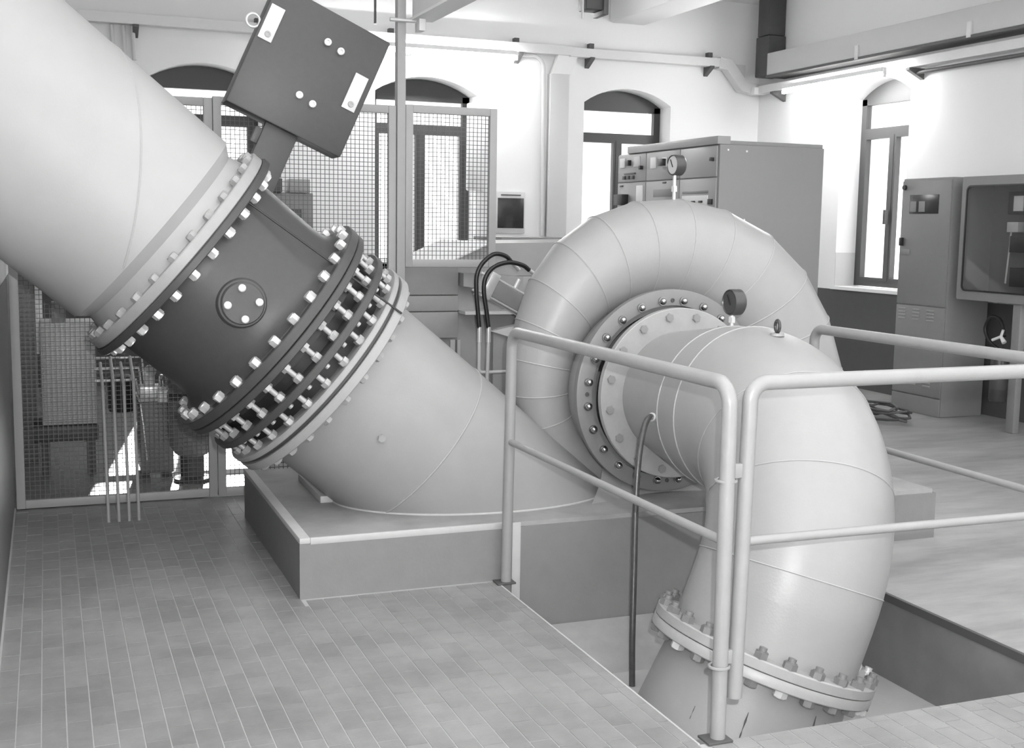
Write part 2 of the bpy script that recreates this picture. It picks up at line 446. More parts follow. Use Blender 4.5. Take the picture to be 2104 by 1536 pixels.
# ---- butterfly valve
val = thing('butterfly_valve', 'dark grey butterfly valve body with counterweight lever between pale pipe flanges', 'valve', (0.8, YS, 0.7))
part('body', ring([(0.03, 0.45), (0.075, 0.462), (0.10, 0.462), (0.36, 0.462), (0.42, 0.468), (0.455, 0.49), (0.475, 0.53), (0.48, 0.53)]), 'valve_dark', val)
part('flange', disc_ring(0.001, 0.034, 0.44, 0.553), 'valve_dark', val)
part('flange', disc_ring(0.478, 0.522, 0.44, 0.578), 'valve_dark', val)
bolts('bolt', nut_zinc, 0.034, 0.503, NB, val, 0.5)
bolts('bolt', nut_zinc, 0.478, 0.535, NB, val, 0.5, True)
# shaft bearing cover on the camera side
hub = V(at(0.272)) ; hub = V((hub.x, YS, hub.z)) - UP * 0.02
hb = part('bearing_boss', MB().lathe([(0.40, 0.115), (0.468, 0.102), (0.474, 0.096), (0.474, 0.0)], hub, -EY, UP, 48), 'valve_dark', val)
cv = part('bearing_cover', MB().lathe([(0.470, 0.088), (0.494, 0.088), (0.499, 0.083), (0.499, 0.0)], hub, -EY, UP, 56), 'valve_dark', val)
cap_me = pmesh('cap_screw', MB().lathe([(0, 0.016), (0.014, 0.016), (0.016, 0.013), (0.016, 0.008), (0.006, 0.008), (0.006, 0.0)], (0, 0, 0), (0, 0, 1), (1, 0, 0), 16), 'zinc')
for k in range(4):
    q = math.radians(5 + 90 * k)
    e = V((math.cos(q), 0, math.sin(q)))
    inst('cap_screw', cap_me, frame(hub - EY * 0.499 + e * 0.064, -EY, e), cv)
part('earthing_rod', MB().tube([at(0.036, 0.475, math.radians(47)), at(0.835, 0.568, math.radians(47))], 0.005, 8), 'valve_black', val)
# lever and counterweight on the far side
LA = math.atan2(0.56, 0.253); LE = V((math.cos(LA), 0, math.sin(LA))); LF = V((math.sin(LA), 0, -math.cos(LA)))
sh = V((hub.x, 0, hub.z))
part('shaft_end', MB().lathe([(0.40, 0.14), (0.49, 0.13), (0.49, 0.08), (0.62, 0.08), (0.62, 0.0)], hub, EY, UP, 40), 'valve_dark', val)
BC = V((1.228, 0, 2.282))
La = (BC - sh).dot(LE)
Moff = Matrix(((LF.x, 0, LE.x, sh.x), (0, 1, 0, 0), (LF.z, 0, LE.z, sh.z), (0, 0, 0, 1)))
Mb = Matrix(((LF.x, 0, LE.x, BC.x), (0, 1, 0, 0), (LF.z, 0, LE.z, BC.z), (0, 0, 0, 1)))
part('lever', MB().bx(-0.085, 0.085, 5.97, 6.03, -0.1, La, Moff, b=0.006), 'valve_dark', val)
cw = part('counterweight', MB().bx(-0.304, 0.304, 5.93, 6.10, -0.313, 0.313, Mb, b=0.008), 'valve_dark', val, 'dark square counterweight block with four bolts')
for (x, z) in ((0.02, 0.165), (0.095, 0.155), (-0.002, -0.13), (0.073, -0.14)):
    p = Mb @ V((x, 5.93, z)); inst('cap_screw', cap_me, frame(p, -EY, LE) @ Matrix.Scale(1.15, 4), cw)
for (x0, x1, z0, z1) in ((-0.292, -0.222, 0.03, 0.205), (0.205, 0.275, -0.085, 0.10)):
    pl = part('label_plate', MB().bx(x0, x1, 5.922, 5.931, z0, z1, Mb, b=0.002), 'plate', cw)
    part('rivet', MB().lathe([(0, 0.016), (0.005, 0.014), (0.005, 0.008), (0.002, 0.007), (0.002, 0)], Mb @ V(((x0 + x1) / 2 + 0.004, 5.922, z0 + 0.032)), -EY, LE, 16), 'bolt_grey', cw)
part('eye_bolt', MB().tube([Mb @ V((-0.335 + 0.032 * math.cos(q), 5.98, 0.10 + 0.032 * math.sin(q))) for q in [2 * PI * k / 20 for k in range(20)]], 0.007, 8, True), 'zinc', cw)
part('pivot_lug', MB().bx(-0.12, -0.085, 5.965, 6.0, La - 0.43, La - 0.35, Moff, b=0.004), 'valve_dark', val)

# ---- dismantling joint
dj = thing('dismantling_joint', 'black dismantling joint with rows of exposed studs below the dark valve', 'pipe joint', (1.1, YS, 0.4))
part('sleeve', ring([(0.50, 0.462), (0.80, 0.462)]), 'valve_black', dj)
part('flange', disc_ring(0.526, 0.560, 0.44, 0.575), 'valve_dark', dj)
part('gland_ring', disc_ring(0.655, 0.690, 0.45, 0.557), 'valve_dark', dj)
part('seal_ring', ring([(0.556, 0.463), (0.556, 0.50), (0.60, 0.50), (0.60, 0.463)]), 'valve_black', dj)
stud1 = MB(); stud1.tube([(0, 0, 0), (0, 0, 0.066)], 0.0125, 10); h = hexnut(0.0235, 0.026, 0.042); stud1.add(h.v, h.f)
stud1_me = pmesh('stud_short', stud1, 'stud_steel')
stud2 = MB(); stud2.tube([(0, 0, -0.055), (0, 0, 0.10)], 0.0125, 10); h = hexnut(0.0235, 0.028, 0.0); stud2.add(h.v, h.f); h = hexnut(0.0235, 0.024, 0.068); stud2.add(h.v, h.f)
stud2_me = pmesh('stud_long', stud2, 'stud_steel')
bolts('stud', stud2_me, 0.655, 0.515, NB, dj, 0.0, True)
bolts('stud', stud1_me, 0.690, 0.520, NB, dj, 0.5)

# ---- turbine (inlet pipe, flanges, spiral casing)
XC, ZCN = 2.82, 0.7615
tur = thing('francis_turbine', 'pale grey spiral casing turbine with sloping inlet pipe on the plinth', 'turbine', (XC, YS, 0.26))
part('inlet_flange', disc_ring(0.758, 0.785, 0.45, 0.560), 'paint_flange', tur)
part('gasket', disc_ring(0.785, 0.803, 0.45, 0.545), 'valve_dark', tur)
part('inlet_flange', disc_ring(0.803, 0.845, 0.45, 0.560), 'paint_flange', tur)
bolts('nut', nut_paint, 0.845, 0.52, NB, tur, 0.5)
A1 = A0 + UP * 0.012
part('inlet_pipe', MB().lathe([(0.84, 0.452), (1.395, 0.455)], A1, AX, UP, 112), 'paint', tur)
part('inlet_pipe', MB().lathe([(1.395, 0.455), (2.36, 0.455)], A1, AX, UP, 112), 'paint', tur)
part('weld_seam', MB().tube([A1 + AX * 1.395 + UP * (0.4555 * math.cos(2 * PI * k / 80)) - EY * (0.4555 * math.sin(2 * PI * k / 80)) for k in range(80)], 0.005, 6, True), 'seam', tur)
ph = math.radians(101)
part('plug', hexnut(0.018, 0.014), 'paint_flange', tur).matrix_basis = frame(at(1.11, 0.455, ph), UP * math.cos(ph) - EY * math.sin(ph), AX)
# pale sealant where the pipe enters the plinth
sb = []
for k in range(60):
    q = math.radians(15 + 2.93 * k); p0 = A1 + UP * (0.457 * math.cos(q)) - EY * (0.457 * math.sin(q)); t = (0.2535 - p0.z) / AX.z
    sb.append(p0 + AX * t)
part('sealant_bead', MB().tube(sb, 0.006, 6), 'edge_strip', tur)
# spiral
RT = [(-140, 1.325), (-90, 1.29), (-45, 1.23), (-20, 1.185), (-2, 1.162), (6, 1.15), (14, 1.125), (20.6, 1.107), (34, 1.077), (49, 1.037), (63, 0.994), (83, 0.944), (99, 0.906), (113, 0.876), (129, 0.838), (144, 0.785), (154, 0.755), (162, 0.73), (193, 0.68), (232, 0.62), (270, 0.58)]
def rout(a):
    for (a0, r0), (a1, r1) in zip(RT, RT[1:]):
        if a <= a1: return r0 + (r1 - r0) * (a - a0) / (a1 - a0)
    return RT[-1][1]
RIN = 0.41
def spiral_ring(a, n=56):
    r = rout(a); rho = (r - RIN) / 2; rc = RIN + rho; q = math.radians(a); e = V((math.cos(q), 0, math.sin(q)))
    c = V((XC, YS, ZCN)) + e * rc
    return [c + e * (rho * math.cos(2 * PI * k / n)) + EY * (rho * math.sin(2 * PI * k / n)) for k in range(n)]
seams = [-131.5 + 15 * k for k in range(27)]
for a0, a1 in zip(seams, seams[1:]):
    R0, R1 = spiral_ring(a0), spiral_ring(a1); n = len(R0)
    b = MB(); b.add(R0 + R1, [(k, (k + 1) % n, (k + 1) % n + n, k + n) for k in range(n)])
    part('casing_segment', b, 'paint', tur)
for a in seams[5:-4]:
    part('weld_seam', MB().tube(spiral_ring(a, 56), 0.0035, 5, True), 'seam', tur)
# stay ring and its bolted cover
YR = 5.12
CT = V((XC, 0, ZCN))
def yl(prof, n=112): return MB().lathe([(-y, r) for y, r in prof], CT, -EY, (1, 0, 0), n)
part('stay_ring', yl([(5.75, 0.44), (YR + 0.045, 0.44)]), 'paint', tur)
part('cover_ring', yl([(YR + 0.045, 0.42), (YR + 0.045, 0.490), (YR + 0.038, 0.496), (YR + 0.004, 0.496), (YR, 0.490), (YR, 0.418), (YR + 0.03, 0.414), (YR + 0.03, 0.39)]), 'paint_ring', tur)
part('back_cover', yl([(5.75, 0.44), (5.80, 0.42), (5.80, 0.0)]), 'paint', tur)
dome = pmesh('dome_nut', MB().lathe([(0, 0.021), (0.010, 0.021), (0.010, 0.017), (0.018, 0.016), (0.026, 0.011), (0.030, 0.004), (0.030, 0)], (0, 0, 0), (0, 0, 1), (1, 0, 0), 16), 'dome_steel')
for k in range(24):
    q = math.radians(7.5 + 15 * k); e = V((math.cos(q), 0, math.sin(q)))
    inst('dome_nut', dome, frame(V((XC, YR, ZCN)) + e * 0.443, -EY, e), tur)
hole = pmesh('jack_hole', MB().lathe([(0, 0.011), (0.004, 0.010), (0.004, 0.006), (0.001, 0.005), (0.001, 0)], (0, 0, 0), (0, 0, 1), (1, 0, 0), 12), 'dark_grey')
for a in (90, 180, 270):
    q = math.radians(a); e = V((math.cos(q), 0, math.sin(q)))
    inst('jack_screw', hole, frame(V((XC, YR, ZCN)) + e * 0.443, -EY, e), tur)

# ---- draft tube
dt = thing('draft_tube', 'pale grey draft tube cone and elbow turning down into the pit', 'pipe', (XC, 3.7, PZ))
YF = 5.03
part('cone_flange', yl([(5.12, 0.36), (5.10, 0.385), (5.075, 0.392), (YF + 0.035, 0.412), (YF + 0.004, 0.412), (YF, 0.408), (YF, 0.28)]), 'paint_flange', dt)
hexb = pmesh('hex_bolt', hexnut(0.021, 0.012), 'bolt_paint')
for k in range(16):
    q = math.radians(10 + 22.5 * k); e = V((math.cos(q), 0, math.sin(q)))
    inst('hex_bolt', hexb, frame(V((XC, YF, ZCN)) + e * 0.372, -EY, e), dt)
part('cone', yl([(YF + 0.002, 0.300), (4.57, 0.362)]), 'paint', dt)
part('cone', yl([(4.57, 0.362), (4.40, 0.374)]), 'paint', dt)
DD = V((-0.335, 0.03, -0.935)).normalized(); NY = V((0, -1, 0))
YE = 3.765; BR = 4.40 - YE; CEN = V((XC, 4.40, ZCN)) + DD * BR
# true bend: axis starts along -Y and ends along DD
def elbow_pt(t): return CEN - DD * (BR * math.cos(t)) + NY * (BR * math.sin(t))
def elbow_tan(t): return (DD * math.sin(t) + NY * math.cos(t)).normalized()
SIDE = DD.cross(NY).normalized()
RE = lambda t: 0.374 - 0.019 * math.sin(min(t, PI / 2))
def elbow_ring(t, n=72, extra=0.0):
    c = elbow_pt(t); T = elbow_tan(t); e = SIDE.cross(T).normalized()
    return [c + (RE(t) + extra) * (math.cos(2 * PI * k / n) * e + math.sin(2 * PI * k / n) * SIDE) for k in range(n)]
cutsE = [0, PI / 8 * 0.5] + [PI / 2 * (k + 0.5) / 4 for k in range(1, 4)] + [PI / 2]
def sweep(a, b):
    n = len(a); return MB().add(a + b, [(k, (k + 1) % n, (k + 1) % n + n, k + n) for k in range(n)])
cutsE = [PI / 2 * k / 6 for k in range(7)]
sm = [elbow_ring(PI / 2 * k / 24) for k in range(25)]
CUT = [0, 8, 15, 22, 24]
for i in range(4):
    b = MB(); rr = sm[CUT[i]:CUT[i + 1] + 1]; n = 72
    vs = [p for r_ in rr for p in r_]
    b.add(vs, [(j * n + k, j * n + (k + 1) % n, (j + 1) * n + (k + 1) % n, (j + 1) * n + k) for j in range(len(rr) - 1) for k in range(n)])
    part('elbow_segment', b, 'paint', dt)
    if i < 3: part('weld_seam', MB().tube(elbow_ring(PI / 2 * CUT[i + 1] / 24, 72, 0.0005), 0.003, 5, True), 'seam', dt)
for yy, rr in ((4.57, 0.3625), (4.40, 0.3745)):
    part('weld_seam', MB().tube([CT + V((rr * math.cos(2 * PI * k / 72), yy, rr * math.sin(2 * PI * k / 72))) for k in range(72)], 0.004, 5, True), 'seam', dt)
EO = elbow_pt(PI / 2); ED = elbow_tan(PI / 2); EE = SIDE.cross(ED).normalized()
def el(prof, n=96): return MB().lathe(prof, EO, ED, EE, n)
TF = 0.238                                                # flange distance below the bend
part('elbow_outlet', el([(0, 0.355), (TF + 0.01, 0.356)]), 'paint', dt)
fr_ = 0.434
part('outlet_flange', el([(TF - 0.042, 0.34), (TF - 0.042, fr_ - 0.005), (TF - 0.037, fr_), (TF - 0.005, fr_), (TF - 0.001, fr_ - 0.005), (TF - 0.001, 0.34)]), 'paint_flange', dt)
nb2 = 24
hb2 = MB(); h = hexnut(0.027, 0.026, stud=0.014, sr=0.015); hb2.add(h.v, h.f); hb2_me = pmesh('flange_nut', hb2, 'nut_grey')
hb3 = pmesh('flange_nut_zinc', hb2, 'zinc')
for k in range(nb2):
    q = 2 * PI * (k + 0.5) / nb2; e = EE * math.cos(q) + SIDE * math.sin(q)
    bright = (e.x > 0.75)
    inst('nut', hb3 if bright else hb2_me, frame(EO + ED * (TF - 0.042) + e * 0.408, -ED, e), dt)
# lower draft pipe fixed in the pit
lp = thing('draft_pipe_stub', 'pale grey flared pipe stub rising from the pit floor under the elbow flange', 'pipe', EO + ED * 0.4)
part('flange', el([(TF, 0.34), (TF, fr_ - 0.003), (TF + 0.004, fr_), (TF + 0.036, fr_), (TF + 0.04, fr_ - 0.004), (TF + 0.04, 0.34)]), 'paint_flange', lp)
part('shell', el([(TF + 0.038, 0.352), (TF + 0.30, 0.382), (TF + 0.75, 0.425)]), 'paint', lp)
bh = pmesh('bolt_head', hexnut(0.027, 0.024), 'nut_grey'); bhz = pmesh('bolt_head_zinc', hexnut(0.027, 0.024), 'zinc')
for k in range(nb2):
    q = 2 * PI * (k + 0.5) / nb2; e = EE * math.cos(q) + SIDE * math.sin(q)
    inst('bolt_head', bhz if k % 4 == 1 else bh, frame(EO + ED * (TF + 0.04) + e * 0.408, ED, e), lp)
cv_ = (CAMPOS - (EO + ED * 0.3)); cv_ = (cv_ - ED * cv_.dot(ED)).normalized(); cw_ = ED.cross(cv_)
for (a_, t_, h_, w__) in ((-0.78, 0.10, 0.16, 0.010), (-0.60, 0.16, 0.20, 0.006), (-0.95, 0.12, 0.22, 0.012), (-0.08, 0.16, 0.10, 0.008), (0.16, 0.24, 0.07, 0.004), (0.42, 0.22, 0.05, 0.003)):
    q0 = []
    for k in range(7):
        t = TF + t_ + h_ * k / 6; r_ = 0.3535 + (t - TF - 0.038) * 0.1145; e = cv_ * math.cos(a_) + cw_ * math.sin(a_)
        q0.append(EO + ED * t + e * r_)
    part('rust_streak', MB().tube(q0, [0.001] + [w__ * (0.6 + 0.4 * math.sin(k * 1.7)) * 0.5 for k in range(5)] + [0.001], 6), 'dark_grey', lp)

# ---- gauges, hose, lifting eye
def gauge(label, base, face, r, stem, tall):
    g = thing('pressure_gauge', label, 'gauge', base)
    b = V(base); fc = V(face).normalized(); c = b + V((0, 0, stem + r))
    part('stem', MB().tube([b - V((0, 0, 0.01)), b + V((0, 0, stem + 0.005))], 0.009, 10), 'zinc', g)
    part('valve_fitting', hexnut(0.016, 0.03), 'zinc', g).matrix_basis = Matrix.Translation(b + V((0, 0, stem * 0.35)))
    part('case', MB().lathe([(-0.042, 0), (-0.042, r * 0.86), (-0.034, r), (0.012, r), (0.018, r * 0.95), (0.012, r * 0.88), (0.012, 0)], c, fc, (0, 0, 1), 40), 'gauge_case', g)
    d = part('dial', MB().lathe([(0.0125, r * 0.87), (0.014, r * 0.86), (0.014, 0)], c, fc, (0, 0, 1), 40), tall, g)
    sd = V((0, 0, 1)).cross(fc)
    part('needle', bar(c + fc * 0.0165 - V((0, 0, r * 0.2)) + sd * r * 0.1, c + fc * 0.0165 + V((0, 0, r * 0.55)) - sd * r * 0.35, 0.003, 0.004, fc), 'black', d)
    return g
gauge('pressure gauge with grey dial on top of the spiral casing', (2.985, YS, 1.690), (-1, -0.05, 0.0), 0.052, 0.125, 'dial')
gauge('dark pressure gauge standing on the draft tube cone', (XC + 0.005, 4.585, ZCN + 0.360), (-1, -0.05, 0.0), 0.058, 0.05, 'gauge_case')
le = thing('lifting_eye', 'small steel lifting eye on top of the draft tube elbow', 'lifting eye', (XC, 4.20, ZCN + 0.37))
part('base', MB().lathe([(0, 0.03), (0.012, 0.028), (0.012, 0)], (XC, 4.22, ZCN + 0.352), (0, 0, 1), (1, 0, 0), 20), 'paint', le)
part('eye', MB().tube([V((XC + 0.004 * math.cos(q), 4.22 + 0.022 * math.cos(q), ZCN + 0.392 + 0.024 * math.sin(q))) for q in [2 * PI * k / 20 for k in range(20)]], 0.007, 8, True), 'gauge_case', le)
def bez(pts, n=10):
    """smooth curve through points (Catmull-Rom)"""
    P_ = [V(p) for p in pts]; P_ = [P_[0] * 2 - P_[1]] + P_ + [P_[-1] * 2 - P_[-2]]; out = []
    for i in range(1, len(P_) - 2):
        for k in range(n):
            t = k / n; a, b, c, d = P_[i - 1:i + 3]
            out.append(0.5 * ((2 * b) + (c - a) * t + (2 * a - 5 * b + 4 * c - d) * t * t + (3 * b - a - 3 * c + d) * t ** 3))
    out.append(P_[-2]); return out
hs = thing('drain_hose', 'dark steel drain hose hanging from the draft tube side into the pit', 'hose', (2.3, 4.35, PZ))
hp = [(2.455, 4.60, 0.725), (2.425, 4.575, 0.735), (2.385, 4.545, 0.70), (2.345, 4.51, 0.58), (2.315, 4.47, 0.38), (2.29, 4.42, 0.10), (2.26, 4.36, -0.18), (2.255, 4.34, PZ)]
part('hose', MB().tube(bez(hp), 0.0135, 12), 'hose_metal', hs)
part('fitting', MB().tube([(2.475, 4.61, 0.72), (2.44, 4.585, 0.733)], 0.02, 12), 'zinc', hs)

# ================================================================ PLINTH
pln = thing('machine_plinth', 'low grey concrete plinth carrying the turbine beside the pit', 'plinth', (0.94, PY1, 0))
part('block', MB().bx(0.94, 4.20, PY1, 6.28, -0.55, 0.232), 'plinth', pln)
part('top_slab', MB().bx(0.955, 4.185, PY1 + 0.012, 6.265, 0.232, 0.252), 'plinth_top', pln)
part('edge_strip', MB().bx(0.94, 0.985, PY1, 6.28, 0.232, 0.257, b=0.003), 'edge_strip', pln)
part('edge_strip', MB().bx(0.985, 1.88, PY1 - 0.001, PY1 + 0.014, 0.228, 0.257, b=0.003), 'edge_strip', pln)
part('corner_bar', MB().bx(1.878, 1.918, PY1 - 0.010, PY1, -0.16, 0.255, b=0.002), 'edge_strip', pln)
part('saddle_plate', MB().bx(1.16, 1.36, 5.42, 5.95, 0.252, 0.285, b=0.004), 'edge_strip', pln)
part('grout_pad', MB().bx(1.30, 1.52, 5.50, 5.90, 0.285, 0.34, b=0.006), 'plinth_top', pln)

# ================================================================ RAILINGS
def bent(pts, rad, n=7):
    """polyline with rounded corners"""
    P_ = [V(p) for p in pts]; out = [P_[0]]
    for i in range(1, len(P_) - 1):
        a, b, c = P_[i - 1], P_[i], P_[i + 1]; u = (a - b).normalized(); v = (c - b).normalized()
        ang = u.angle(v); d = rad / math.tan(ang / 2); m = (u + v).normalized(); ctr = b + m * (rad / math.sin(ang / 2))
        s0 = b + u * d; s1 = b + v * d
        for k in range(n + 1):
            t = k / n; p = s0.lerp(s1, t); out.append(ctr + (p - ctr).normalized() * rad)
    out.append(P_[-1]); return out
RR = 0.0235
r1 = thing('pit_railing', 'pale grey tube railing along the left edge of the pit', 'railing', (1.85, 3.03, 0))
part('top_rail', MB().tube(bent([(1.872, 3.03, 0.008), (1.862, 3.015, 1.098), (1.846, 4.748, 1.102), (1.836, 4.752, 0.008)], 0.065), RR, 16), 'rail_paint', r1)
part('mid_rail', MB().tube([(1.868, 3.03, 0.622), (1.842, 4.75, 0.627)], 0.0145, 12), 'rail_paint', r1)
for (x, y) in ((1.872, 3.03), (1.836, 4.752)):
    part('foot_plate', MB().bx(x - 0.05, x + 0.035, y - 0.035, y + 0.035, 0.0, 0.008, b=0.002), 'dark_grey', r1)
for z in (0.836, 0.262):
    part('hinge_bracket', MB().bx(1.872, 1.932, 3.020, 3.036, z - 0.022, z + 0.022, b=0.003).tube([V((1.868 + 0.03 * math.cos(q), 3.03 + 0.03 * math.sin(q), z - 0.028)) for q in [2 * PI * k / 16 for k in range(16)]], 0.005, 6, True), 'rail_paint', r1)
r2_ = thing('railing_gate', 'pale grey tube gate railing across the front of the pit', 'railing', (1.93, 3.03, 0.13))
part('top_rail', MB().tube(bent([(1.925, 3.03, 0.13), (1.942, 3.03, 1.098), (3.34, 3.03, 1.104), (3.33, 3.03, 0.13)], 0.055), RR, 16), 'rail_paint', r2_)
part('mid_rail', MB().tube([(1.934, 3.03, 0.617), (3.335, 3.03, 0.613)], 0.0145, 12), 'rail_paint', r2_)
r3 = thing('pit_railing', 'pale grey tube railing along the far right edge of the pit', 'railing', (3.4, 4.81, 0))
part('top_rail', MB().tube(bent([(3.41, 4.765, 0.004), (3.40, 4.775, 1.087), (3.40, 3.12, 1.09), (3.40, 3.12, 0.004)], 0.06), RR, 16), 'rail_paint', r3)
part('mid_rail', MB().tube([(3.402, 4.77, 0.605), (3.40, 3.12, 0.597)], 0.0145, 12), 'rail_paint', r3)

# ================================================================ MESH FENCE
YFN = 6.81
def fence_panel(x0, x1, z0, z1, label, pitch_=0.025):
    t = thing('mesh_fence_panel', label, 'fence', (x0, YFN, z0), 'wire mesh guard panels')
    w_ = 0.045
    for x in (x0, x1 - w_): part('stile', MB().bx(x, x + w_, YFN - 0.02, YFN + 0.02, z0, z1, b=0.003), 'fence', t)
    for z in (z0, z1 - w_): part('rail', MB().bx(x0 + w_, x1 - w_, YFN - 0.018, YFN + 0.018, z, z + w_, b=0.003), 'fence', t)
    b = MB(); r = 0.0016
    n = int((x1 - x0 - 2 * w_) / pitch_)
    for k in range(1, n + 1): 
        x = x0 + w_ + k * pitch_; b.bx(x - r, x + r, YFN - r, YFN + r, z0 + w_ - 0.005, z1 - w_ + 0.005)
    n = int((z1 - z0 - 2 * w_) / pitch_)
    for k in range(1, n + 1):
        z = z0 + w_ + k * pitch_; b.bx(x0 + w_ - 0.005, x1 - w_ + 0.005, YFN + r * 0.6, YFN + 2.6 * r, z - r, z + r)
    o = part('wire_mesh', b, 'wire', t); o['kind'] = 'stuff'
    return t
fence_panel(-0.185, 0.868, 0.005, 2.215, 'tall wire mesh guard panel against the left wall, under the penstock')
fence_panel(0.872, 1.905, 0.005, 2.225, 'tall wire mesh guard panel in the middle, behind the valve')
fence_panel(1.962, 2.525, 1.30, 2.235, 'short raised wire mesh guard panel right of the tall post')
tp = thing('steel_post', 'tall slim grey steel post between the wire mesh panels', 'post', (1.93, YFN, 0))
part('shaft', MB().bx(1.908, 1.958, YFN - 0.03, YFN + 0.03, 0.0, ZC, b=0.004), 'fence', tp)
part('foot_plate', MB().bx(1.907, 1.960, YFN - 0.08, YFN + 0.08, 0.0, 0.012), 'fence', tp)
hb_ = thing('hoist_beam', 'pale steel channel beam clamped to the tall post near the ceiling', 'beam', (2.02, 6.7, 2.7))
part('web', MB().bx(2.00, 2.012, 3.4, 6.80, 2.72, 2.91), 'tray', hb_)
part('flange', MB().bx(1.985, 2.12, 3.4, 6.80, 2.705, 2.72), 'white', hb_)  # lower flange whiter than the web: lamplight from below put into its colour
part('flange', MB().bx(1.985, 2.12, 3.4, 6.80, 2.91, 2.925), 'tray', hb_)
for z in (2.70, 2.93): part('clamp_bolt', MB().tube([(1.86, 6.77, z), (2.03, 6.77, z)], 0.012, 8), 'zinc', hb_)
part('clamp_plate', MB().bx(2.012, 2.05, 6.70, 6.79, 2.64, 2.95, b=0.003), 'tray', hb_)
single('hanging_rod', MB().tube([(2.855, 10.9, 3.35), (2.855, 10.9, ZC)], 0.012, 8), 'bracket', 'thin dark vertical rod hanging from the ceiling left of the tall post', 'rod')

# ================================================================ BEHIND THE FENCE
# four thin floor pipes in front of the mesh
for i, x in enumerate((0.262, 0.313, 0.364, 0.412)):
    single('sensing_pipe', MB().tube(bent([(x, 6.38, 0), (x - 0.012, 6.38, 0.70 + 0.03 * (i % 2)), (x - 0.012, 6.62, 0.80 + 0.03 * (i % 2))], 0.03), 0.0085, 8), 'fence',
           ['leftmost', 'second from left', 'third from left', 'rightmost'][i] + ' of four thin upright grey pipes before the wire mesh', 'pipe', 'thin upright pipes by the mesh')
c = thing('control_box', 'mid grey sheet metal box on a dark stand behind the left wire mesh', 'cabinet', (0.1, 7.8, 0))
part('body', MB().bx(-0.05, 0.265, 7.6, 7.95, 0.32, 0.935, b=0.01), 'box_light', c)
part('door', MB().bx(-0.035, 0.25, 7.588, 7.602, 0.34, 0.92, b=0.004), 'box_light', c)
part('base_rail', MB().bx(-0.10, 0.27, 7.6, 7.95, 0.22, 0.315, b=0.005), 'dark_grey', c)
for x in (-0.06, 0.2): part('leg', MB().bx(x, x + 0.05, 7.64, 7.70, 0, 0.22), 'dark_grey', c)
part('lid_bracket', MB().bx(0.02, 0.10, 7.62, 7.7, 0.935, 1.06, b=0.004), 'cabinet', c)
c = thing('riser_duct', 'dark grey vertical duct in the corner behind the left wire mesh', 'duct', (-0.12, 8.2, 0))
part('casing', MB().bx(-0.19, -0.07, 8.1, 8.3, 0.0, 2.0, b=0.006), 'pump_grey', c)
part('cover_strip', MB().bx(-0.072, -0.03, 8.09, 8.12, 0.7, 1.25, b=0.002), 'white', c)
hp_ = thing('hydraulic_unit', 'small hydraulic power unit with fittings behind the thin pipes', 'hydraulic unit', (0.5, 7.5, 0))
part('tank', MB().bx(0.50, 0.69, 7.42, 7.75, 0.03, 0.47, b=0.01), 'pump_grey', hp_)
for x in (0.51, 0.64): part('foot', MB().bx(x, x + 0.04, 7.45, 7.7, 0, 0.03), 'dark_grey', hp_)
part('lid', MB().bx(0.49, 0.70, 7.41, 7.76, 0.47, 0.485, b=0.004), 'generator_bright', hp_)
part('motor', MB().lathe([(0, 0), (0, 0.07), (0.02, 0.078), (0.20, 0.078), (0.22, 0.06), (0.22, 0)], (0.40, 7.55, 0.40), (0, 0, 1), (1, 0, 0), 24), 'black', hp_)
part('manifold', MB().bx(0.50, 0.66, 7.46, 7.56, 0.485, 0.56, b=0.006), 'zinc', hp_)
part('filter', MB().lathe([(0, 0.03), (0.08, 0.032), (0.09, 0.02), (0.09, 0)], (0.56, 7.46, 0.555), (0, 0, 1), (1, 0, 0), 20), 'white', hp_)
part('filter', MB().lathe([(0, 0.025), (0.06, 0.026), (0.07, 0.018), (0.07, 0)], (0.64, 7.47, 0.555), (0, 0, 1), (1, 0, 0), 20), 'chrome', hp_)
part('valve_block', MB().bx(0.60, 0.675, 7.40, 7.46, 0.465, 0.53, b=0.005), 'white', hp_)
for k, z in enumerate((0.60, 0.67, 0.73)):
    part('oil_line', MB().tube([(0.25, 7.45 + 0.02 * k, z), (0.48 + 0.02 * k, 7.45 + 0.02 * k, z), (0.50 + 0.02 * k, 7.48, 0.5)], 0.009, 8), 'zinc', hp_)
part('gauge', MB().lathe([(0, 0.035), (0.03, 0.035), (0.03, 0)], (0.56, 7.40, 0.66), (0, -1, 0), (0, 0, 1), 24), 'dial', hp_)
part('drain_line', MB().tube([(0.50, 7.40, 0.46), (0.515, 7.39, 0.33), (0.53, 7.39, 0.12)], 0.006, 8), 'zinc', hp_)
ac = thing('accumulator', 'grey upright accumulator cylinder with rounded bottom behind the wire mesh', 'tank', (0.785, 7.3, 0))
part('cylinder', MB().lathe([(0.14, 0.0), (0.145, 0.06), (0.17, 0.10), (0.22, 0.128), (0.28, 0.135), (0.95, 0.135), (1.02, 0.11), (1.05, 0.0)], (0.785, 7.3, 0), (0, 0, 1), (1, 0, 0), 40), 'pump_grey', ac)
part('stand', MB().lathe([(0, 0.11), (0.02, 0.11), (0.03, 0.07), (0.15, 0.07)], (0.785, 7.3, 0), (0, 0, 1), (1, 0, 0), 24), 'dark_grey', ac)
part('band', MB().lathe([(0.50, 0.138), (0.54, 0.138)], (0.785, 7.3, 0), (0, 0, 1), (1, 0, 0), 40), 'dark_grey', ac)
